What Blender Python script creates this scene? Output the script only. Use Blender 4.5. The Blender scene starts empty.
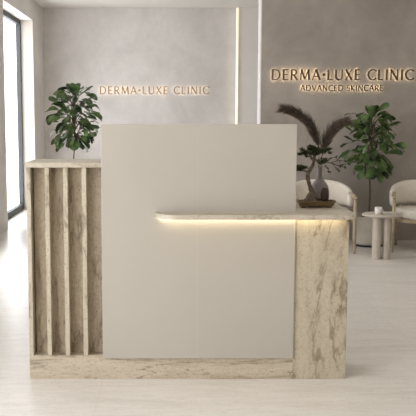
import bpy, bmesh, math, random
from mathutils import Vector, Matrix, Euler
random.seed(7)
PI = math.pi
scene = bpy.context.scene
COL = scene.collection

# ------------------------------------------------------------------ camera, world, exposure
EYE = 1.364
cam_data = bpy.data.cameras.new('camera')
cam = bpy.data.objects.new('camera', cam_data); COL.objects.link(cam)
cam.location = (0, 0, EYE)
cam.rotation_euler = (PI/2 - math.atan(93/813), 0, 0)
cam_data.sensor_width = 36; cam_data.sensor_fit = 'HORIZONTAL'
cam_data.lens = 36*813/416
cam_data.shift_x = 38/416
cam_data.clip_start = .05; cam_data.clip_end = 200
scene.camera = cam

world = bpy.data.worlds.new('world'); scene.world = world; world.use_nodes = True
bg = world.node_tree.nodes['Background']
bg.inputs[0].default_value = (.94, .97, 1.04, 1)
bg.inputs[1].default_value = 6.0

def portal(name, loc, rot, sx, sy):
    l = bpy.data.lights.new(name, 'AREA'); l.shape = 'RECTANGLE'; l.size = sx; l.size_y = sy
    l.cycles.is_portal = True
    o = bpy.data.objects.new(name, l); COL.objects.link(o); o.location = loc; o.rotation_euler = rot
    return o
portal('window_portal', (-2.3, 10.6, 1.35), (0, -PI/2, 0), 2.7, 2.3)
portal('window_portal', (-2.3, 6.95, 1.35), (0, -PI/2, 0), 2.7, 2.1)
portal('window_portal', (-2.3, 1.65, 1.35), (0, -PI/2, 0), 2.7, 3.7)

def area(name, loc, rot, sx, sy, power, col=(1, 1, 1)):
    l = bpy.data.lights.new(name, 'AREA'); l.shape = 'RECTANGLE'; l.size = sx; l.size_y = sy
    l.energy = power; l.color = col
    o = bpy.data.objects.new(name, l); COL.objects.link(o); o.location = loc; o.rotation_euler = rot
    return o

area('ceiling_fill', (1.2, 1.2, 2.97), (0, 0, 0), 3.6, 2.6, 16, (1, .99, .97))  # broad unseen overhead light, added to lift the floor before the desk
area('ceiling_fill', (2.6, 6.4, 2.97), (0, 0, 0), 3.0, 2.6, 14, (1, .99, .97))  # unseen as well, added to brighten the taupe wall and right-hand floor

vs = scene.view_settings
vs.view_transform = 'Standard'; vs.look = 'None'; vs.gamma = 1; vs.use_curve_mapping = False
vs.exposure = 0.0

# ------------------------------------------------------------------ materials
def lin(c):
    return tuple((x/255/12.92 if x/255 <= .04045 else ((x/255+.055)/1.055)**2.4) for x in c) + (1,)
class NT:
    def __init__(s, name):
        s.m = bpy.data.materials.new(name); s.m.use_nodes = True
        s.t = s.m.node_tree; s.n = s.t.nodes; s.b = s.n['Principled BSDF']
    def node(s, typ, **kw):
        x = s.n.new(typ)
        for k, v in kw.items():
            if k.startswith('i_'): x.inputs[k[2:].replace('_', ' ')].default_value = v
            else: setattr(x, k, v)
        return x
    def link(s, a, b): s.t.links.new(a, b)
    def coords(s, scale=(1, 1, 1), rot=(0, 0, 0)):
        g = s.node('ShaderNodeNewGeometry'); m = s.node('ShaderNodeMapping')
        m.inputs['Scale'].default_value = scale; m.inputs['Rotation'].default_value = rot
        s.link(g.outputs['Position'], m.inputs['Vector']); return m.outputs[0]
    def noise(s, vec, scale, detail=4, rough=.55, dist=0):
        x = s.node('ShaderNodeTexNoise'); x.inputs['Scale'].default_value = scale
        x.inputs['Detail'].default_value = detail; x.inputs['Roughness'].default_value = rough
        x.inputs['Distortion'].default_value = dist
        s.link(vec, x.inputs['Vector']); return x.outputs['Fac']
    def ramp(s, fac, stops):
        r = s.node('ShaderNodeValToRGB'); e = r.color_ramp.elements
        while len(e) < len(stops): e.new(.5)
        for i, (p, c) in enumerate(stops): e[i].position = p; e[i].color = c if len(c) == 4 else lin(c)
        s.link(fac, r.inputs[0]); return r.outputs[0]
    def mix(s, a, b, fac, mode='MIX'):
        x = s.node('ShaderNodeMix', data_type='RGBA', blend_type=mode)
        if isinstance(fac, float): x.inputs[0].default_value = fac
        else: s.link(fac, x.inputs[0])
        for sock, v in ((x.inputs[6], a), (x.inputs[7], b)):
            if isinstance(v, tuple): sock.default_value = v
            else: s.link(v, sock)
        return x.outputs[2]
    def bump(s, h, strength=.2, dist=.01):
        x = s.node('ShaderNodeBump'); x.inputs['Strength'].default_value = strength
        x.inputs['Distance'].default_value = dist
        s.link(h, x.inputs['Height']); s.link(x.outputs[0], s.b.inputs['Normal'])
    def base(s, c):
        if isinstance(c, tuple): s.b.inputs['Base Color'].default_value = c
        else: s.link(c, s.b.inputs['Base Color'])
    def rough(s, r): s.b.inputs['Roughness'].default_value = r

W1 = (1, 1, 1, 1); K0 = (0, 0, 0, 1)
def plain(name, rgb, rough=.6, var=.06, scale=8, metal=0):
    t = NT(name); v = t.coords(); n = t.noise(v, scale, 3)
    c = lin(rgb); d = tuple(max(0, x*(1-var*2.5)) for x in c[:3]) + (1,)
    u = tuple(min(1, x*(1+var*1.5)) for x in c[:3]) + (1,)
    t.base(t.ramp(n, [(.3, d), (.7, u)])); t.rough(rough); t.b.inputs['Metallic'].default_value = metal
    return t.m
def plaster(name, a, b, scale=1.3):
    t = NT(name); v = t.coords()
    n1 = t.noise(v, scale, 6, .6, .6); n2 = t.noise(v, scale*7, 4, .6)
    c1 = t.ramp(n1, [(.3, a), (.7, b)])
    c2 = t.ramp(n2, [(.3, (.93, .93, .93, 1)), (.7, W1)])
    t.base(t.mix(c1, c2, 1.0, 'MULTIPLY')); t.rough(.85); t.bump(n2, .12, .01)
    return t.m
def travertine(name, vein_rot=(0, 0, 0), stretch=(1, 1, 1), light=(200, 188, 165), mid=(178, 163, 138), dark=(122, 104, 80), vein=.5, rough=.45):
    t = NT(name)
    v = t.coords(stretch, vein_rot)
    iso = t.coords((1, 1, 1))
    n1 = t.noise(v, 3.2, 7, .62, .8)
    n2 = t.noise(v, 9, 8, .7, .5)
    n3 = t.noise(iso, 75, 5, .75, .3)
    base = t.ramp(n1, [(.32, mid), (.5, light), (.68, mid)])
    vm = t.ramp(n2, [(.34, (vein, vein, vein, 1)), (.42, K0), (.485, K0), (.50, (vein, vein, vein, 1)), (.515, K0), (.57, K0), (.66, (vein, vein, vein, 1))])
    base = t.mix(base, lin(dark), vm)
    nv = t.noise(v, 1.7, 6, .6, 1.4)
    rv = t.ramp(nv, [(.455, K0), (.485, (.5, .5, .5, 1)), (.50, (.75, .75, .75, 1)), (.512, (.1, .1, .1, 1)), (.56, K0)])
    rv = t.mix(rv, t.ramp(t.noise(v, 13, 6, .7), [(.36, K0), (.56, W1)]), 1.0, 'MULTIPLY')
    base = t.mix(base, lin(tuple(c*.92 for c in dark)), rv)
    # fine grain and small open pores
    g = t.ramp(n3, [(.34, (.66, .63, .58, 1)), (.50, W1), (.64, (.86, .84, .80, 1))])
    base = t.mix(base, g, .75, 'MULTIPLY')
    vo = t.node('ShaderNodeTexNoise'); vo.inputs['Scale'].default_value = 85; vo.inputs['Detail'].default_value = 2
    st = t.coords(tuple(s*.6+.4 for s in stretch), vein_rot); t.link(st, vo.inputs['Vector'])
    region = t.ramp(n1, [(.42, K0), (.62, W1)])
    pm = t.ramp(vo.outputs['Fac'], [(.655, K0), (.69, W1)])
    pm2 = t.mix(K0, pm, region)
    base = t.mix(base, lin((95, 76, 54)), pm2)
    t.base(base); t.rough(rough); t.bump(n3, .08, .004)
    return t.m

M = {}
M['wall'] = plaster('light_plaster', (206, 200, 193), (226, 220, 214))
M['wall_dark'] = plaster('taupe_plaster', (144, 135, 124), (172, 162, 150), 1.6)
M['ceiling'] = plain('ceiling_paint', (226, 222, 214), .9, .01, 3)
M['white_paint'] = plain('white_paint', (226, 220, 213), .6, .01, 3)
M['trav_v'] = travertine('travertine_vertical', (0, .06, 0), (1.6, 1.6, .42), mid=(182, 168, 144), dark=(124, 102, 74), vein=.20)
M['trav_h'] = travertine('travertine_horizontal', (0, .10, 0), (.35, 1.2, 2.0), light=(204, 190, 168), mid=(186, 170, 146), vein=.36)
M['trav_back'] = travertine('travertine_recess', (0, 0, 0), (2.0, 2.0, .5), light=(184, 168, 144), mid=(164, 147, 122), dark=(112, 93, 70), vein=.5, rough=.6)
M['trav_top'] = travertine('travertine_honed_top', (0, 0, .4), (.6, 1.4, 1), light=(204, 194, 175), mid=(186, 174, 153), dark=(160, 144, 120), vein=.22)
M['panel'] = plain('cream_lacquer', (183, 175, 161), .38, .015, 1.2)
M['seam'] = plain('panel_joint', (200, 192, 178), .4, .01, 2)
M['frame'] = plain('window_frame_grey', (66, 68, 66), .6, .03, 5)
M['cream'] = plain('cream_boucle', (222, 213, 199), .95, .03, 60)
M['ash'] = plain('pale_ash_wood', (176, 158, 130), .55, .08, 25)
M['table'] = plain('stone_plaster_table', (190, 178, 163), .6, .04, 14)
M['ceramic'] = plain('white_ceramic', (222, 217, 208), .35, .01, 5)
M['pot'] = plain('pale_planter', (196, 187, 174), .7, .04, 9)
M['base_black'] = plain('black_base', (26, 24, 22), .7, .02, 5)
M['soil'] = plain('dark_soil', (48, 38, 30), .95, .2, 60)
M['bark'] = plain('brown_bark', (92, 76, 60), .85, .18, 50)
M['bonsai_bark'] = plain('grey_brown_bark', (112, 98, 82), .9, .2, 60)
M['tray'] = plain('olive_brown_glaze', (112, 92, 58), .4, .08, 30)
M['vase'] = plain('grey_stoneware', (134, 126, 120), .55, .08, 22)
M['rock'] = plain('dark_brown_rock', (58, 38, 31), .7, .2, 40)
M['needle'] = plain('dark_pine_green', (66, 72, 40), .7, .25, 60)
M['plume'] = plain('grey_brown_plume', (94, 81, 69), .9, .2, 50)
M['bronze'] = plain('dark_bronze', (92, 72, 52), .5, .05, 20, 0)
M['gold'] = plain('pale_bronze', (138, 110, 80), .5, .05, 20, 0)
M['paper'] = plain('white_paper', (214, 208, 198), .8, .02, 10)

def leafmat(name, a, b):
    t = NT(name); v = t.coords(); n = t.noise(v, 10, 3)
    t.base(t.ramp(n, [(.36, a), (.68, b)])); t.rough(.52)
    t.b.inputs['Specular IOR Level'].default_value = .5
    return t.m
M['leaf'] = leafmat('fiddle_leaf_green', (34, 50, 22), (104, 130, 70))

def floor_mat():
    t = NT('pale_limestone_tile')
    v = t.coords((.32, 1.9, 1), (0, 0, .05)); iso = t.coords()
    n1 = t.noise(v, 2.2, 8, .66, .5); n2 = t.noise(v, 9, 6, .7, .6); n3 = t.noise(iso, 60, 3, .6)
    base = t.ramp(n1, [(.28, (216, 209, 198)), (.5, (234, 228, 219)), (.72, (224, 217, 206))])
    vm = t.ramp(n2, [(.44, K0), (.495, (.16, .16, .16, 1)), (.52, K0), (.66, K0), (.76, (.25, .25, .25, 1))])
    base = t.mix(base, lin((150, 136, 116)), vm)
    g = t.ramp(n3, [(.3, (.94, .935, .93, 1)), (.6, W1)])
    base = t.mix(base, g, 1.0, 'MULTIPLY')
    br = t.node('ShaderNodeTexBrick'); br.offset = 0
    br.inputs['Color1'].default_value = W1; br.inputs['Color2'].default_value = (.97, .97, .97, 1)
    br.inputs['Mortar'].default_value = (.92, .91, .89, 1)
    br.inputs['Scale'].default_value = 1; br.inputs['Mortar Size'].default_value = .003
    br.inputs['Brick Width'].default_value = 1.8; br.inputs['Row Height'].default_value = .9
    mp = t.node('ShaderNodeMapping'); mp.inputs['Location'].default_value = (.35, .25, 0)
    t.link(iso, mp.inputs[0]); t.link(mp.outputs[0], br.inputs['Vector'])
    base = t.mix(base, br.outputs['Color'], 1.0, 'MULTIPLY')
    t.base(base); t.rough(.3); t.b.inputs['Specular IOR Level'].default_value = .4
    t.bump(n3, .03, .002)
    return t.m
M['floor'] = floor_mat()
def glow(name, col, st):
    t = NT(name); t.b.inputs['Base Color'].default_value = col
    t.b.inputs['Emission Color'].default_value = col; t.b.inputs['Emission Strength'].default_value = st
    return t.m
M['led'] = glow('warm_led', (1, .88, .64, 1), 16.0)
M['led_wall'] = glow('warm_white_led', (1, .88, .66, 1), .85)
M['halo'] = glow('sign_backlight', (1, .88, .68, 1), 4.2)
M['halo_far'] = glow('sign_backlight_far', (1, .91, .77, 1), 3.0)
def glass():
    m = bpy.data.materials.new('window_glass'); m.use_nodes = True; t = m.node_tree; t.nodes.clear()
    o = t.nodes.new('ShaderNodeOutputMaterial'); a = t.nodes.new('ShaderNodeBsdfTransparent')
    g = t.nodes.new('ShaderNodeBsdfGlossy'); g.inputs['Roughness'].default_value = .02
    x = t.nodes.new('ShaderNodeMixShader'); x.inputs[0].default_value = .06
    t.links.new(a.outputs[0], x.inputs[1]); t.links.new(g.outputs[0], x.inputs[2]); t.links.new(x.outputs[0], o.inputs[0])
    return m
M['glass'] = glass()

# ------------------------------------------------------------------ mesh helpers
def obj(name, bm, mat, parent=None, smooth=False, loc=None, rot=None):
    me = bpy.data.meshes.new(name)
    bmesh.ops.recalc_face_normals(bm, faces=bm.faces)
    bm.to_mesh(me); bm.free()
    if smooth:
        for p in me.polygons: p.use_smooth = True
    me.materials.append(mat)
    o = bpy.data.objects.new(name, me); COL.objects.link(o)
    if parent: o.parent = parent
    if loc: o.location = loc
    if rot: o.rotation_euler = rot
    return o
def thing(name, label, cat, loc=(0, 0, 0), rz=0, group=None):
    o = bpy.data.objects.new(name, None); COL.objects.link(o); o.empty_display_size = .1
    o.location = loc; o.rotation_euler = (0, 0, rz); return tag(o, label, cat, group)
def tag(o, label, cat, group=None):
    o['label'] = label; o['category'] = cat
    if group: o['group'] = group
    return o
def struct(name, bm, m, parent=None):
    o = obj(name, bm, m, parent); o['kind'] = 'structure'; return o
def box(bm, x0, x1, y0, y1, z0, z1, bev=0, seg=2):
    r = bmesh.ops.create_cube(bm, size=1)
    vs_ = r['verts']
    bmesh.ops.scale(bm, vec=(x1-x0, y1-y0, z1-z0), verts=vs_)
    bmesh.ops.translate(bm, vec=((x0+x1)/2, (y0+y1)/2, (z0+z1)/2), verts=vs_)
    if bev:
        es = list({e for v in vs_ for e in v.link_edges})
        bmesh.ops.bevel(bm, geom=es, offset=bev, segments=seg, affect='EDGES', profile=.5)
    return bm
def nb(*a, **k): return box(bmesh.new(), *a, **k)
def prism(bm, pts, z0, z1, bev=0):
    """closed plan outline (x,y) extruded z0..z1"""
    lo = [bm.verts.new((x, y, z0)) for x, y in pts]; hi = [bm.verts.new((x, y, z1)) for x, y in pts]
    n = len(pts)
    f1 = bm.faces.new(lo[::-1]); f2 = bm.faces.new(hi)
    for i in range(n): bm.faces.new((lo[i], lo[(i+1) % n], hi[(i+1) % n], hi[i]))
    if bev:
        es = list(f1.edges)+list(f2.edges)
        bmesh.ops.bevel(bm, geom=es, offset=bev, segments=2, affect='EDGES', profile=.5)
    return bm
def lathe(bm, prof, seg=32, cx=0, cy=0):
    rings = []
    for r, z in prof:
        if r < 1e-5: rings.append([bm.verts.new((cx, cy, z))])
        else: rings.append([bm.verts.new((cx+r*math.cos(2*PI*k/seg), cy+r*math.sin(2*PI*k/seg), z)) for k in range(seg)])
    for a, b in zip(rings, rings[1:]):
        for k in range(seg):
            k2 = (k+1) % seg
            if len(a) == 1 and len(b) == 1: continue
            if len(a) == 1: bm.faces.new((a[0], b[k], b[k2]))
            elif len(b) == 1: bm.faces.new((a[k], a[k2], b[0]))
            else: bm.faces.new((a[k], a[k2], b[k2], b[k]))
    return bm
def tube(bm, pts, rad, seg=8, flat=1.0):
    pts = [Vector(p) for p in pts]; n = len(pts)
    if not isinstance(rad, (list, tuple)): rad = [rad]*n
    rings = []; up = None
    for i, p in enumerate(pts):
        d = (pts[min(i+1, n-1)]-pts[max(i-1, 0)]).normalized()
        if up is None: up = Vector((0, 0, 1)) if abs(d.z) < .9 else Vector((1, 0, 0))
        s = d.cross(up).normalized(); up = s.cross(d).normalized()
        rings.append([bm.verts.new(p+(s*math.cos(2*PI*k/seg)*rad[i]+up*math.sin(2*PI*k/seg)*rad[i]*flat)) for k in range(seg)])
    for a, b in zip(rings, rings[1:]):
        for k in range(seg): bm.faces.new((a[k], a[(k+1) % seg], b[(k+1) % seg], b[k]))
    bm.faces.new(rings[0][::-1]); bm.faces.new(rings[-1])
    return bm
def smooth_path(pts, n=6):
    out = []; P = [Vector(p) for p in pts]
    for i in range(len(P)-1):
        p0, p1, p2, p3 = P[max(i-1, 0)], P[i], P[i+1], P[min(i+2, len(P)-1)]
        for k in range(n):
            t = k/n
            out.append(.5*((2*p1)+(p2-p0)*t+(2*p0-5*p1+4*p2-p3)*t*t+(3*p1-p0-3*p2+p3)*t**3))
    out.append(P[-1]); return out

# ------------------------------------------------------------------ the room
LX = -1.95; H = 3.0; BY = 12.75; RX = 5.2; FY = -3.0; PY = 8.80; PX = .976
struct('floor', nb(LX-.25, RX+.2, FY, BY+.2, -.15, 0), M['floor'])
struct('ceiling', nb(LX-.25, RX+.2, FY, BY+.2, H, H+.15), M['ceiling'])
struct('wall_back', nb(LX-.25, RX+.2, BY, BY+.2, 0, H), M['wall'])
struct('wall_right', nb(RX, RX+.2, FY, BY, 0, H), M['wall'])
struct('wall_feature', nb(PX, RX, PY, PY+.24, 0, H), M['wall_dark'])
struct('trim_1', nb(PX-.012, PX, PY-.004, PY+.24, 0, H), M['wall'])
struct('wall_pilaster', nb(1.045, 1.9, BY-.06, BY, 0, H), M['white_paint'])
struct('wall_front', nb(LX-.25, RX+.2, FY-.2, FY, 0, H), M['wall'])
# left wall with three full-height window openings
bm = bmesh.new()
ops = [(-.2, 3.5), (5.9, 8.0), (9.70, 11.78)]
edges = [FY]+[v for o in ops for v in o]+[BY]
for i in range(0, len(edges), 2): box(bm, LX-.25, LX, edges[i], edges[i+1], 0, 2.70)
box(bm, LX-.25, LX, FY, BY, 2.70, H)
struct('wall_left', bm, M['wall'])
def window(n, y0, y1, splits):
    x = LX-.205; w = .065
    bm = bmesh.new()
    box(bm, x-.03, x+.03, y0, y1, 0.001, w+.02); box(bm, x-.03, x+.03, y0, y1, 2.70-w, 2.699)
    ys = [y0+w/2+.001]+splits+[y1-w/2-.001]
    for yy in ys: box(bm, x-.03, x+.03, yy-w/2, yy+w/2, .02, 2.69)
    r = struct('window_%d' % n, bm, M['frame'])
    struct('window_glass', nb(x-.006, x+.006, y0+.02, y1-.02, .03, 2.68), M['glass'], r)
window(1, -.2, 3.5, [1.65]); window(2, 5.9, 8.0, []); window(3, 9.70, 11.78, [])
struct('trim_2', nb(LX-.19, LX-.002, 11.772, 11.779, 0.001, 2.699), M['seam'])

# vertical LED strip on the edge of the pilaster
t = thing('wall_light_strip', 'tall thin warm glowing light strip on the back wall', 'light strip', (1.030, BY-.05, 0))
obj('housing', nb(-.0148, .0148, .0, .049, .0, 2.999), M['white_paint'], t)
obj('diffuser', nb(-.014, .014, -.045, 0, .02, 2.985), M['led_wall'], t)

# ------------------------------------------------------------------ reception desk
DY = 4.10
desk = thing('reception_desk', 'long travertine reception desk with ribbed left end and cream front panel', 'reception desk', (.1, DY, 0))
def dp(name, bm, mat, label=None, smooth=False, parent=None):
    bmesh.ops.translate(bm, vec=(-.1, -DY, 0), verts=bm.verts)
    o = obj(name, bm, mat, parent or desk, smooth)
    if label: o['label'] = label
    return o
dp('plinth', nb(-.728, .637, DY, DY+.33, 0, .112, bev=.002), M['trav_h'])
dp('recess_panel', nb(-.70, -.30, DY+.06, DY+.30, .112, 1.10), M['trav_back'])
dp('side_panel', nb(-.728, -.706, DY+.002, DY+.33, .112, 1.10, bev=.002), M['trav_v'])
for x0, x1 in ((-.634, -.612), (-.541, -.518), (-.447, -.424)):
    dp('rib', nb(x0, x1, DY+.004, DY+.062, .125, 1.10, bev=.002), M['trav_v'])
dp('lower_rail', nb(-.706, -.345, DY+.003, DY+.06, .112, .125), M['trav_h'])
dp('countertop', nb(-.732, -.335, DY-.004, DY+.325, 1.10, 1.126, bev=.003), M['trav_top'])
pan = dp('front_panel', nb(-.347, .637, DY-.012, DY+.045, .113, 1.318, bev=.002), M['panel'], 'smooth cream front panel')
dp('seam', nb(.1395, .1405, DY-.0123, DY-.011, .12, 1.31), M['seam'], parent=pan)
dp('column', nb(.637, .912, DY, DY+.33, 0, .852, bev=.002), M['trav_v'])
# ledge: long shelf, tapered rounded left tip, rounded right corners
LY = DY-.145
def ledge_outline(ins, lay, iy=None):
    iy = ins if iy is None else iy
    p_ = []
    for k in range(11):
        a = PI/2*k/10
        p_.append((.045-(.121-ins)*math.cos(a), (DY-.0122)-(DY-.0122-LY-iy)*math.sin(a)))
    R = .055; cx, cy = .925-R, LY+R
    p_ += [(cx+(R-ins)*math.sin(a), cy+iy-ins-(R-ins)*math.cos(a)) for a in [PI/2*k/8 for k in range(9)]]
    return p_
pts = ledge_outline(0, 0)+[(.925, 4.50), (.637, 4.50), (.637, DY-.0122)]
dp('ledge', prism(bmesh.new(), pts, .853, .876, .003), M['trav_top'])
oa, ob = ledge_outline(.018, 0, .106)[:-8], ledge_outline(.026, 0, .116)[:-8]
bm = bmesh.new()
va = [[bm.verts.new((x, y, z)) for x, y in o_] for o_ in (oa, ob) for z in (.8475, .8528)]
for i in range(len(oa)-1):
    for q, w in ((0, 1), (1, 3), (3, 2), (2, 0)): bm.faces.new((va[q][i], va[q][i+1], va[w][i+1], va[w][i]))
dp('light_strip', bm, M['led'], 'glowing warm light strip under the ledge')
dp('rear_support', nb(.66, .90, DY+.33, DY+.37, .3, .8525), M['trav_v'])

# ------------------------------------------------------------------ signs: drawn capital letters (thick and thin strokes)
T, S = .19, .115
def arc(cx, cy, rx, ry, a0, a1, n=14):
    return [(cx+rx*math.cos(math.radians(a0+(a1-a0)*k/n)), cy+ry*math.sin(math.radians(a0+(a1-a0)*k/n))) for k in range(n+1)]
G = {   # advance width, list of (polyline, [half-widths])
 'D': (.86, [([(.1, 0), (.1, 1)], 'T'), ([(.1, .965), (.36, .965)]+arc(.36, .5, .42, .465, 90, -90)+[(.1, .035)], 'D')]),
 'E': (.58, [([(.1, 0), (.1, 1)], 'T'), ([(.1, .965), (.52, .965)], 'S'), ([(.1, .52), (.48, .52)], 'S'), ([(.1, .035), (.54, .035)], 'S')]),
 'R': (.68, [([(.1, 0), (.1, 1)], 'T'), ([(.1, .965), (.30, .965)]+arc(.30, .73, .25, .235, 90, -90)+[(.1, .495)], 'D'), ([(.30, .49), (.66, 0)], 'T')]),
 'M': (1.0, [([(.1, 0), (.17, 1)], 'S'), ([(.17, 1), (.5, .08)], 'T'), ([(.5, .08), (.83, 1)], 'S'), ([(.83, 1), (.92, 0)], 'T')]),
 'A': (.78, [([(.03, 0), (.38, 1)], 'S'), ([(.38, 1), (.75, 0)], 'T'), ([(.15, .34), (.62, .34)], 'S')]),
 'L': (.54, [([(.1, 0), (.1, 1)], 'T'), ([(.1, .035), (.52, .035)], 'S')]),
 'U': (.80, [([(.1, 1), (.1, .36)]+arc(.39, .33, .29, .30, 180, 270, 8), 'T'), (arc(.39, .33, .29, .30, 270, 360, 8)+[(.68, .36), (.68, 1)], 'S')]),
 'X': (.70, [([(.05, 1), (.64, 0)], 'T'), ([(.62, 1), (.04, 0)], 'S')]),
 'C': (.78, [(arc(.50, .5, .43, .47, 42, 318, 26), 'C')]),
 'I': (.24, [([(.12, 0), (.12, 1)], 'T')]),
 'N': (.84, [([(.1, 0), (.1, 1)], 'S'), ([(.1, 1), (.72, 0)], 'T'), ([(.72, 0), (.72, 1)], 'S')]),
 'V': (.74, [([(.03, 1), (.38, 0)], 'T'), ([(.38, 0), (.71, 1)], 'S')]),
 'S': (.54, [(arc(.27, .735, .19, .235, 35, 180, 12)[:]+arc(.27, .735, .19, .235, 195, 265, 5)+arc(.25, .26, .23, .235, 85, -60, 12)+arc(.25, .26, .23, .235, -75, -150, 6), 'S')]),
 'K': (.68, [([(.1, 0), (.1, 1)], 'T'), ([(.60, 1), (.14, .50)], 'S'), ([(.14, .54), (.66, 0)], 'T')]),
 '.': (.30, []), ' ': (.30, []),
}
def stroke(bm, pts, w, y0, y1, grow=0):
    n = len(pts); L, Rr = [], []
    for i, (x, z) in enumerate(pts):
        a = pts[max(i-1, 0)]; b = pts[min(i+1, n-1)]
        d = Vector((b[0]-a[0], b[1]-a[1])).normalized(); nrm = Vector((-d.y, d.x))
        if w == 'D': ww = S if abs(d.x) > .95 else S+(T-S)*(1-abs(d.x))
        elif w == 'C': ww = S+(T-S)*abs(d.y)
        else: ww = {'T': T, 'S': S}[w]
        ww = ww/2+grow; q = Vector((x, z))
        if grow and i == 0: q = q-d*grow
        if grow and i == n-1: q = q+d*grow
        L.append(q+nrm*ww); Rr.append(q-nrm*ww)
    f = [[bm.verts.new((p.x, yy, p.y)) for p in side] for yy in (y0, y1) for side in (L, Rr)]
    for i in range(n-1):
        bm.faces.new((f[0][i], f[0][i+1], f[1][i+1], f[1][i])); bm.faces.new((f[2][i], f[2][i+1], f[3][i+1], f[3][i]))
        bm.faces.new((f[0][i], f[0][i+1], f[2][i+1], f[2][i])); bm.faces.new((f[1][i], f[1][i+1], f[3][i+1], f[3][i]))
    for i in (0, n-1): bm.faces.new((f[0][i], f[1][i], f[3][i], f[2][i]))
def write(parent, text, x0, x1, z0, cap, mat, halo, grow, dy=0.0):
    total = sum(G[c][0] for c in text); gap = ((x1-x0)/cap-total)/(len(text)-1)
    x = x0
    for c in text:
        adv, strokes = G[c]
        if c != ' ':
            for nm, m_, ya, yb, gr in (('letter', mat, -.030, -.020, 0), ('backlight', halo, -.0195, -.016, grow)):
                b = bmesh.new()
                if c == '.':
                    n = 14; r = .15+gr
                    cir = [(.15+r*math.cos(2*PI*k/n), .5+r*math.sin(2*PI*k/n)) for k in range(n)]
                    lo = [b.verts.new((p[0], ya/cap, p[1])) for p in cir]; hi = [b.verts.new((p[0], yb/cap, p[1])) for p in cir]
                    b.faces.new(lo); b.faces.new(hi)
                    for k in range(n): b.faces.new((lo[k], lo[(k+1) % n], hi[(k+1) % n], hi[k]))
                for pts_, w in strokes: stroke(b, pts_, w, ya/cap, yb/cap, gr)
                bmesh.ops.scale(b, vec=(cap, cap, cap), verts=b.verts)
                nm2 = nm if c != '.' else ('dot' if nm == 'letter' else 'backlight')
                if nm == 'letter': par = obj(nm2, b, m_, parent, loc=(x, dy, z0))
                else: obj(nm2, b, m_, par)
        x += (adv+gap)*cap
s1 = thing('wall_sign', 'large backlit bronze clinic sign with two lines on the taupe wall', 'sign', (1.805, PY, 1.735))
write(s1, 'DERMA.LUXE CLINIC', -.722, .79, 0, .112, M['bronze'], M['halo'], -.012)
T, S = .20, .14
write(s1, 'ADVANCED SKINCARE', -.41, .47, -.115, .062, M['bronze'], M['halo'], -.012)
T, S = .17, .11
s2 = thing('wall_sign', 'smaller pale bronze clinic sign with one line on the light back wall', 'sign', (-.24, BY, 1.685))
write(s2, 'DERMA.LUXE CLINIC', -.85, .84, 0, .118, M['gold'], M['halo_far'], -.012)

# ------------------------------------------------------------------ fiddle-leaf figs
def leaf(bm, base, d, length, width, droop, roll):
    d = d.normalized(); side = d.cross(Vector((0, 0, 1)))
    if side.length < .1: side = Vector((1, 0, 0))
    side.normalize(); side = Matrix.Rotation(roll, 3, d) @ side
    nrm = side.cross(d).normalized()
    prof = [(0, .04), (.12, .25), (.3, .55), (.5, .82), (.68, 1.0), (.84, .86), (.95, .48), (1, .05)]
    rows = []; p = base.copy(); prev = 0
    dd = d.copy()
    for t_, w in prof:
        p = p+dd*(t_-prev)*length; prev = t_
        dd = (dd+Vector((0, 0, -droop*.22))).normalized()
        wob = random.uniform(-.05, .05)*width
        ws = w*width/2
        up = side.cross(dd).normalized()
        rows.append([bm.verts.new(p-side*ws+up*(ws*.16+wob)), bm.verts.new(p), bm.verts.new(p+side*ws+up*(ws*.16-wob))])
    for a, b in zip(rows, rows[1:]):
        for k in range(2): bm.faces.new((a[k], a[k+1], b[k+1], b[k]))
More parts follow.
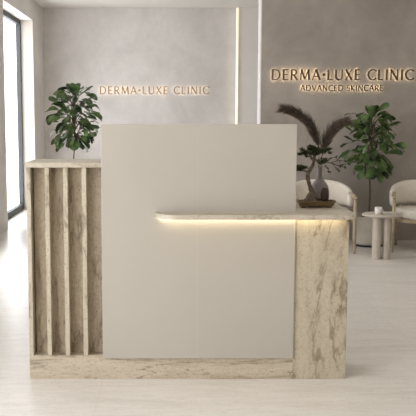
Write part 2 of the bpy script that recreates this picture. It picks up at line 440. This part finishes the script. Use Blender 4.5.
def fig(loc, rz, sc, label, seed, pot_r=.165, pot_h=.318, H_=1.49, zc=1.14, spread=.30, low=.80, dense=150, ymax=None):
    random.seed(seed)
    t_ = thing('potted_fig_tree', label, 'potted tree', loc, rz, None)
    r = pot_r
    b = lathe(bmesh.new(), [(0, .022), (r*.90, .022), (r*.97, .04), (r, .08), (r, pot_h-.012), (r*.985, pot_h), (r*.93, pot_h), (r*.92, pot_h-.03), (0, pot_h-.03)], 40)
    pot = obj('planter', b, M['pot'], t_, True)
    obj('planter_base', lathe(bmesh.new(), [(0, 0), (r*.9, 0), (r*.9, .022), (0, .022)], 40), M['base_black'], pot)
    obj('soil', lathe(bmesh.new(), [(0, pot_h-.028), (r*.6, pot_h-.022), (r*.915, pot_h-.028)], 24), M['soil'], t_)
    b = bmesh.new()
    top = Vector((.0, 0, H_-.10))
    tr = smooth_path([(0, 0, pot_h-.03), (.006, 0, .55), (-.004, .01, .8), (.004, 0, 1.05), (0, 0, H_-.12)], 4)
    tube(b, tr, [.010-.006*i/(len(tr)-1) for i in range(len(tr))], 8)
    L = bmesh.new(); n = 0
    levels = []
    k = 0
    ga = 2.39996
    for i in range(dense):
        u = i/(dense-1)
        z = low+(H_-.13-low)*u**.9
        rel = (z-low)/(H_-.10-low)
        rr = .74*spread*(.30+.70*math.sin(PI*min(1, max(0, rel*.92+.04)))**.9)
        ang = i*ga+random.uniform(-.5, .5)
        rad = rr*random.uniform(.15, 1.0)
        c = Vector((math.cos(ang)*rad, math.sin(ang)*rad, z+random.uniform(-.05, .05)))
        elev = -.25+.85*rel+random.uniform(-.45, .45)
        d = Vector((math.cos(ang+random.uniform(-.7, .7)), math.sin(ang+random.uniform(-.7, .7)), elev))
        ln = random.uniform(.11, .175)
        leaf(L, c, d, ln, ln*random.uniform(.46, .62), random.uniform(.0, 1.3), random.uniform(-1.0, 1.0))
        if i % 3 == 0: tube(b, [(0, 0, max(z-.12, low-.03)), tuple(c*.5+Vector((0, 0, z-.05))*.5), tuple(c)], [.005, .004, .002], 5)
    # low hanging broad leaves
    for a, z, ln in ((-1.9, low-.02, .13), (-.9, low-.03, .16), (-2.7, low-.01, .15), (-.2, low, .15), (2.0, low, .14), (1.0, low, .14)):
        c = Vector((math.cos(a)*.07, math.sin(a)*.07, z+.04))
        leaf(L, c, Vector((math.cos(a)*.5, math.sin(a)*.5, -.85)), ln, ln*.72, .2, random.uniform(-.2, .2))
        tube(b, [(0, 0, z+.10), tuple(c)], [.004, .002], 5)
    # crown leaves
    for q in range(6):
        a = q*2*PI/6+.3
        leaf(L, Vector((0, 0, H_-.17)), Vector((math.cos(a)*.45, math.sin(a)*.45, .9+.2*(q % 2))), .16, .095, .15, random.uniform(-.6, .6))
    if ymax:
        far = max(v.co.y for v in L.verts)
        for m_ in (L, b):
            for v in m_.verts:
                if v.co.y > 0: v.co.y *= min(1, ymax/far)
    obj('trunk', b, M['bark'], t_, True)
    obj('foliage', L, M['leaf'], t_, True)
    t_.scale = (sc, sc, sc)
    return t_
fig((2.085, 8.46, 0), 0, 1, 'leafy fig tree in pale round planter behind the side table', 21, ymax=.31, spread=.33)
fig((-1.09, 9.3, 0), 1.2, 1.03, 'leafy fig tree behind the ribbed end of the desk near the window', 5, H_=1.70, low=1.04, spread=.33)

# ------------------------------------------------------------------ armchairs
def armchair(loc, rz, label):
    a = thing('armchair', label, 'armchair', loc, rz, 'cream armchairs by the taupe wall')
    # barrel shell
    n = 26; b = bmesh.new(); rows = []
    sec = 12
    for i in range(n+1):
        u = -1+2*i/n; ang = u*math.radians(112)
        rx, ry = .295, .27
        cx_, cy_ = math.sin(ang)*rx, .02+math.cos(ang)*ry
        nx, ny = math.sin(ang), math.cos(ang)
        e = abs(u); zt = .695-.14*e**2.2; zb = .44
        th = .03*(1 if e < .97 else .75)
        if e > .999: th = .016; zt -= .03; zb += .03
        row = []
        zc_, hz = (zt+zb)/2, (zt-zb)/2
        for k in range(sec):
            p = 2*PI*k/sec; cs, sn = math.cos(p), math.sin(p)
            f_ = 3.2
            ox = math.copysign(abs(cs)**(2/f_), cs)*th; oz = math.copysign(abs(sn)**(2/f_), sn)*hz
            row.append(b.verts.new((cx_+nx*ox, cy_+ny*ox, zc_+oz)))
        rows.append(row)
    for r0, r1 in zip(rows, rows[1:]):
        for k in range(sec): b.faces.new((r0[k], r0[(k+1) % sec], r1[(k+1) % sec], r1[k]))
    b.faces.new(rows[0][::-1]); b.faces.new(rows[-1])
    obj('backrest', b, M['cream'], a, True)
    # seat cushion
    pts_ = []
    for k in range(40):
        p = 2*PI*k/40; cs, sn = math.cos(p), math.sin(p); f_ = 3.0
        pts_.append((math.copysign(abs(cs)**(2/f_), cs)*.262, -.02+math.copysign(abs(sn)**(2/f_), sn)*.25))
    b = prism(bmesh.new(), pts_, .335, .425, 0)
    es = [e for e in b.edges if abs(e.verts[0].co.z-e.verts[1].co.z) < 1e-6]
    bmesh.ops.bevel(b, geom=es, offset=.035, segments=5, affect='EDGES', profile=.5)
    obj('seat_cushion', b, M['cream'], a, True)
    # timber seat frame
    pts2 = [(x*1.04, (y+.02)*1.04-.02) for x, y in pts_]
    obj('seat_frame', prism(bmesh.new(), pts2, .300, .334, .004), M['ash'], a)
    for s in (-1, 1):
        obj('leg', tube(bmesh.new(), [(s*.292, -.275, 0), (s*.290, -.268, .3), (s*.288, -.262, .545)], [.0125, .0165, .0155], 10), M['ash'], a, True)
        obj('leg', tube(bmesh.new(), [(s*.235, .235, 0), (s*.222, .205, .3), (s*.215, .195, .43)], [.0125, .016, .014], 10), M['ash'], a, True)
        ap = smooth_path([(s*.288, -.285, .550), (s*.290, -.20, .566), (s*.288, -.10, .578), (s*.277, -.045, .582)], 4)
        obj('armrest', tube(bmesh.new(), ap, [.017, .02, .021, .021, .021, .021, .021, .021, .02, .02, .02, .019, .016][:len(ap)], 10, .62), M['ash'], a, True)
        obj('side_rail', tube(bmesh.new(), [(s*.288, -.262, .318), (s*.262, -.10, .318)], .013, 8), M['ash'], a, True)
    return a
armchair((1.535, 8.22, 0), 0, 'cream armchair half hidden by the desk, left of the side table')
armchair((2.56, 8.20, 0), math.radians(-13), 'cream armchair at the right edge, right of the side table')

# ------------------------------------------------------------------ side table and things on it
tb = thing('side_table', 'small round stone side table on two thick slab legs', 'side table', (2.025, 7.72, 0))
r = .185
obj('tabletop', lathe(bmesh.new(), [(0, .402), (r-.015, .402), (r-.003, .408), (r, .416), (r-.003, .424), (r-.010, .428), (0, .428)], 48), M['table'], tb, True)
def capsule(bm, cx, cy, hl, rr, ang, z0, z1):
    pts_ = []
    for k in range(9): p = -PI/2+PI*k/8; pts_.append((hl+rr*math.cos(p), rr*math.sin(p)))
    for k in range(9): p = PI/2+PI*k/8; pts_.append((-hl+rr*math.cos(p), rr*math.sin(p)))
    ca, sa = math.cos(ang), math.sin(ang)
    return prism(bm, [(cx+x*ca-y*sa, cy+x*sa+y*ca) for x, y in pts_], z0, z1, .002)
obj('leg', capsule(bmesh.new(), -.048, -.02, .055, .035, 1.45, 0, .402), M['table'], tb)
obj('leg', capsule(bmesh.new(), .042, -.05, .035, .033, 1.32, 0, .402), M['table'], tb)
mg = thing('mug', 'small white mug on the round side table', 'mug', (1.976, 7.66, .428))
obj('cup', lathe(bmesh.new(), [(0, 0), (.030, 0), (.033, .004), (.034, .068), (.031, .069), (.030, .008), (0, .006)], 28), M['ceramic'], mg, True)
hp = [(.033+.020*math.sin(PI*k/8), 0, .018+.036*k/8) for k in range(9)]
obj('handle', tube(bmesh.new(), hp, .004, 6), M['ceramic'], mg, True, rot=(0, 0, .3))
bk = thing('book', 'thin white book lying flat on the round side table', 'book', (2.075, 7.70, .428), .12)
obj('cover', nb(-.065, .065, -.045, .045, 0, .0025), M['ceramic'], bk)
obj('pages', nb(-.062, .062, -.043, .042, .0025, .012), M['paper'], bk)
obj('cover', nb(-.065, .065, -.045, .045, .012, .0145), M['ceramic'], bk)

# ------------------------------------------------------------------ arrangement on the desk ledge
Z = .876
bo = thing('bonsai_tree', 'twisted bonsai tree in shallow olive brown tray on the desk', 'bonsai', (.775, 4.305, Z))
# tray: shallow, flared rim, small feet
def rrect(hx, hy, rr, n=5):
    out = []
    for (sx, sy, a0) in ((1, 1, 0), (-1, 1, 90), (-1, -1, 180), (1, -1, 270)):
        for k in range(n+1):
            p = math.radians(a0+90*k/n); out.append((sx*(hx-rr)+rr*math.cos(p), sy*(hy-rr)+rr*math.sin(p)))
    return out
b = bmesh.new(); rings = []
for hx, hy, z in ((.084, .034, .006), (.092, .040, .012), (.097, .044, .028), (.104, .049, .030), (.104, .049, .036), (.096, .043, .036), (.094, .041, .026)):
    rings.append([b.verts.new((x, y, z)) for x, y in rrect(hx, hy, .014)])
for r0, r1 in zip(rings, rings[1:]):
    for k in range(len(r0)): b.faces.new((r0[k], r0[(k+1) % len(r0)], r1[(k+1) % len(r0)], r1[k]))
b.faces.new(rings[0]); b.faces.new(rings[-1])
for sx in (-1, 1): box(b, sx*.07-.012, sx*.07+.012, -.030, .030, 0, .008)
obj('tray', b, M['tray'], bo)
b = lathe(bmesh.new(), [(0, .050), (.035, .045), (.06, .036), (.09, .027)], 20)
bmesh.ops.scale(b, vec=(1, .43, 1), verts=b.verts)
obj('soil', b, M['soil'], bo, True)
tp = smooth_path([(-.024, 0, .030), (-.022, .0, .06), (-.022, .0, .085), (-.034, 0, .12), (-.044, 0, .16), (-.036, -.004, .195), (-.018, 0, .225), (-.012, 0, .26), (-.012, 0, .295)], 5)
nr = len(tp)
b = tube(bmesh.new(), tp, [max(.0065, .030*(1-i/(nr*.28))+.010 if i < nr*.2 else .0155-.009*i/nr)*random.uniform(.82, 1.18) for i in range(nr)], 10)
for pth in ([(-.040, 0, .185), (-.065, -.004, .195), (-.085, -.006, .200)], [(-.020, 0, .25), (-.005, -.004, .255), (.020, -.006, .235)], [(-.020, 0, .25), (-.04, -.004, .285), (-.05, 0, .30)], [(-.014, 0, .27), (.02, 0, .29), (.045, 0, .30)],
            [(-.02, 0, .04), (-.055, -.012, .036), (-.07, -.015, .028)], [(-.02, 0, .04), (.012, -.014, .038), (.03, -.016, .030)]):
    tube(b, smooth_path(pth, 3), [.006]*3+[.004]*4 if len(pth) == 3 else .005, 6)
obj('trunk', b, M['bonsai_bark'], bo, True)
def needles(b, c, rx, ry, rz_, n, ln=.017):
    tufts = []
    for _ in range(max(4, n//34)):
        a = random.uniform(0, 2*PI); q = math.sqrt(random.random())
        tufts.append(Vector((c[0]+rx*q*math.cos(a), c[1]+ry*q*math.sin(a), c[2]+random.uniform(-.7, .8)*rz_)))
    for k in range(n):
        t_ = tufts[k % len(tufts)]
        p = t_+Vector((random.gauss(0, .0035), random.gauss(0, .0035), random.gauss(0, .002)))
        o_ = p-Vector(c)
        d = Vector((random.gauss(0, .8)+o_.x/rx*.5, random.gauss(0, .8)+o_.y/ry*.4, abs(random.gauss(.3, .5)))).normalized()
        s = d.cross(Vector((random.uniform(-1, 1), random.uniform(-1, 1), random.uniform(-1, 1)))).normalized()*.0019
        m_ = p+d*ln*.5; e_ = p+d*ln*random.uniform(.8, 1.2)
        v = [b.verts.new(p-s*.6), b.verts.new(p+s*.6), b.verts.new(m_+s), b.verts.new(e_), b.verts.new(m_-s)]
        b.faces.new(v)
def pad(cs):
    b = bmesh.new()
    for c, rx, ry, rz_, n in cs: needles(b, c, rx, ry, rz_, n)
    return b
obj('foliage_pad', pad([((-.030, 0, .290), .052, .036, .018, 700), ((.025, 0, .295), .047, .034, .017, 620), ((-.012, 0, .312), .032, .028, .014, 240), ((-.068, 0, .276), .026, .02, .010, 140)]), M['needle'], bo)
obj('foliage_pad', pad([((-.082, -.004, .205), .034, .028, .014, 480), ((-.105, 0, .196), .020, .018, .009, 90)]), M['needle'], bo)
obj('foliage_pad', pad([((.028, -.004, .238), .026, .022, .012, 320), ((.040, 0, .248), .014, .014, .008, 80)]), M['needle'], bo)

rk = obj('stone', bmesh.new(), M['rock'])
b = bmesh.new(); bmesh.ops.create_icosphere(b, subdivisions=3, radius=1)
for v in b.verts:
    k = 1+.10*math.sin(v.co.x*5+1)*math.cos(v.co.z*4)+random.uniform(-.04, .04)
    v.co = Vector((v.co.x*.022*k, v.co.y*.018*k, max(v.co.z, -.8)*.040*k+.032))
b.to_mesh(rk.data); b.free()
rk.location = (.820, 4.290, Z+.036)
tag(rk, 'small dark brown upright stone in the bonsai tray before the vase', 'stone')

va = obj('vase', lathe(bmesh.new(), [(0, 0), (.040, 0), (.047, .010), (.052, .040), (.052, .075), (.045, .105), (.030, .128), (.016, .144), (.0125, .165), (.0125, .200), (.016, .212), (.013, .212), (.010, .198), (.010, .172), (.02, .12), (.02, .02), (0, .015)], 36), M['vase'], None, True, (.817, 4.425, Z))
tag(va, 'grey bottle shaped vase with narrow neck behind the bonsai', 'vase')

def pampas(path, label, seed, wid):
    random.seed(seed)
    base = Vector(path[0])
    t_ = thing('pampas_grass', label, 'dried grass', tuple(base), 0, 'dried plumes in the grey vase')
    rel = [Vector(p)-base for p in path]
    sp = smooth_path(rel, 8); n = len(sp)
    obj('stem', tube(bmesh.new(), sp, [.0022-.0012*i/n for i in range(n)], 6), M['plume'], t_)
    b = bmesh.new()
    start = int(n*.38)
    for k in range(1500):
        u = random.random()**.8; fi = start+u*(n-2-start); i = int(fi); p = sp[i].lerp(sp[i+1], fi-i)
        d = (sp[min(i+1, n-1)]-sp[max(i-1, 0)]).normalized()
        side = Vector((random.gauss(0, 1), random.gauss(0, 1), random.gauss(0, 1))); side = (side-d*side.dot(d)).normalized()
        L_ = wid*(.9-.45*abs(u-.35))*random.uniform(.6, 1.2)
        q1 = p+d*L_*.45+side*L_*.24; q2 = p+d*L_*1.0+side*L_*.55+Vector((0, 0, -L_*.10))
        w = side.cross(d).normalized()*.0011
        v = [b.verts.new(p-w*.6), b.verts.new(p+w*.6), b.verts.new(q1+w), b.verts.new(q2), b.verts.new(q1-w)]
        b.faces.new(v)
    obj('plume', b, M['plume'], t_)
zt = Z+.02
pampas([(.815, 4.425, Z+.03), (.812, 4.425, Z+.20), (.803, 4.42, Z+.325), (.760, 4.41, Z+.43), (.690, 4.40, Z+.495), (.610, 4.39, Z+.525)], 'pampas grass plume arching left from the grey vase', 3, .085)
pampas([(.818, 4.428, Z+.03), (.822, 4.428, Z+.20), (.832, 4.43, Z+.29), (.858, 4.44, Z+.365), (.900, 4.45, Z+.420), (.955, 4.46, Z+.450)], 'pampas grass plume arching right from the grey vase', 4, .088)
br = thing('berry_branch', 'thin dark branch with small buds reaching right from the vase', 'branch', (.82, 4.42, Z+.04))
b = bmesh.new(); c = bmesh.new(); random.seed(12)
main = smooth_path([(0, 0, 0), (0, .0, .16), (.012, -.01, .19), (.05, -.02, .190), (.09, -.02, .175), (.135, -.02, .165)], 5)
tube(b, main, .0020, 6)
tw = [[(.02, -.012, .193), (.05, -.02, .215), (.085, -.02, .225)], [(.05, -.02, .190), (.09, -.03, .205), (.125, -.03, .200)], [(.06, -.02, .187), (.08, -.03, .160), (.10, -.03, .150)], [(.09, -.02, .176), (.115, -.02, .180), (.15, -.02, .187)], [(.012, -.01, .19), (.03, -.03, .165), (.04, -.03, .145)], [(.01, -.01, .19), (-.004, -.02, .215), (.012, -.02, .245)]]
for w in tw: tube(b, smooth_path(w, 3), .0013, 5)
for w in tw+[[tuple(p) for p in main[-8::3]]]:
    for q in w[1:]:
        for _ in range(3):
            m_ = Matrix.Translation(Vector(q)+Vector((random.uniform(-.008, .008), random.uniform(-.006, .006), random.uniform(-.006, .006))))
            bmesh.ops.create_icosphere(c, subdivisions=1, radius=random.uniform(.0035, .0055), matrix=m_)
obj('twig', b, M['rock'], br, True); obj('bud', c, M['needle'], br, True)['kind'] = 'stuff'
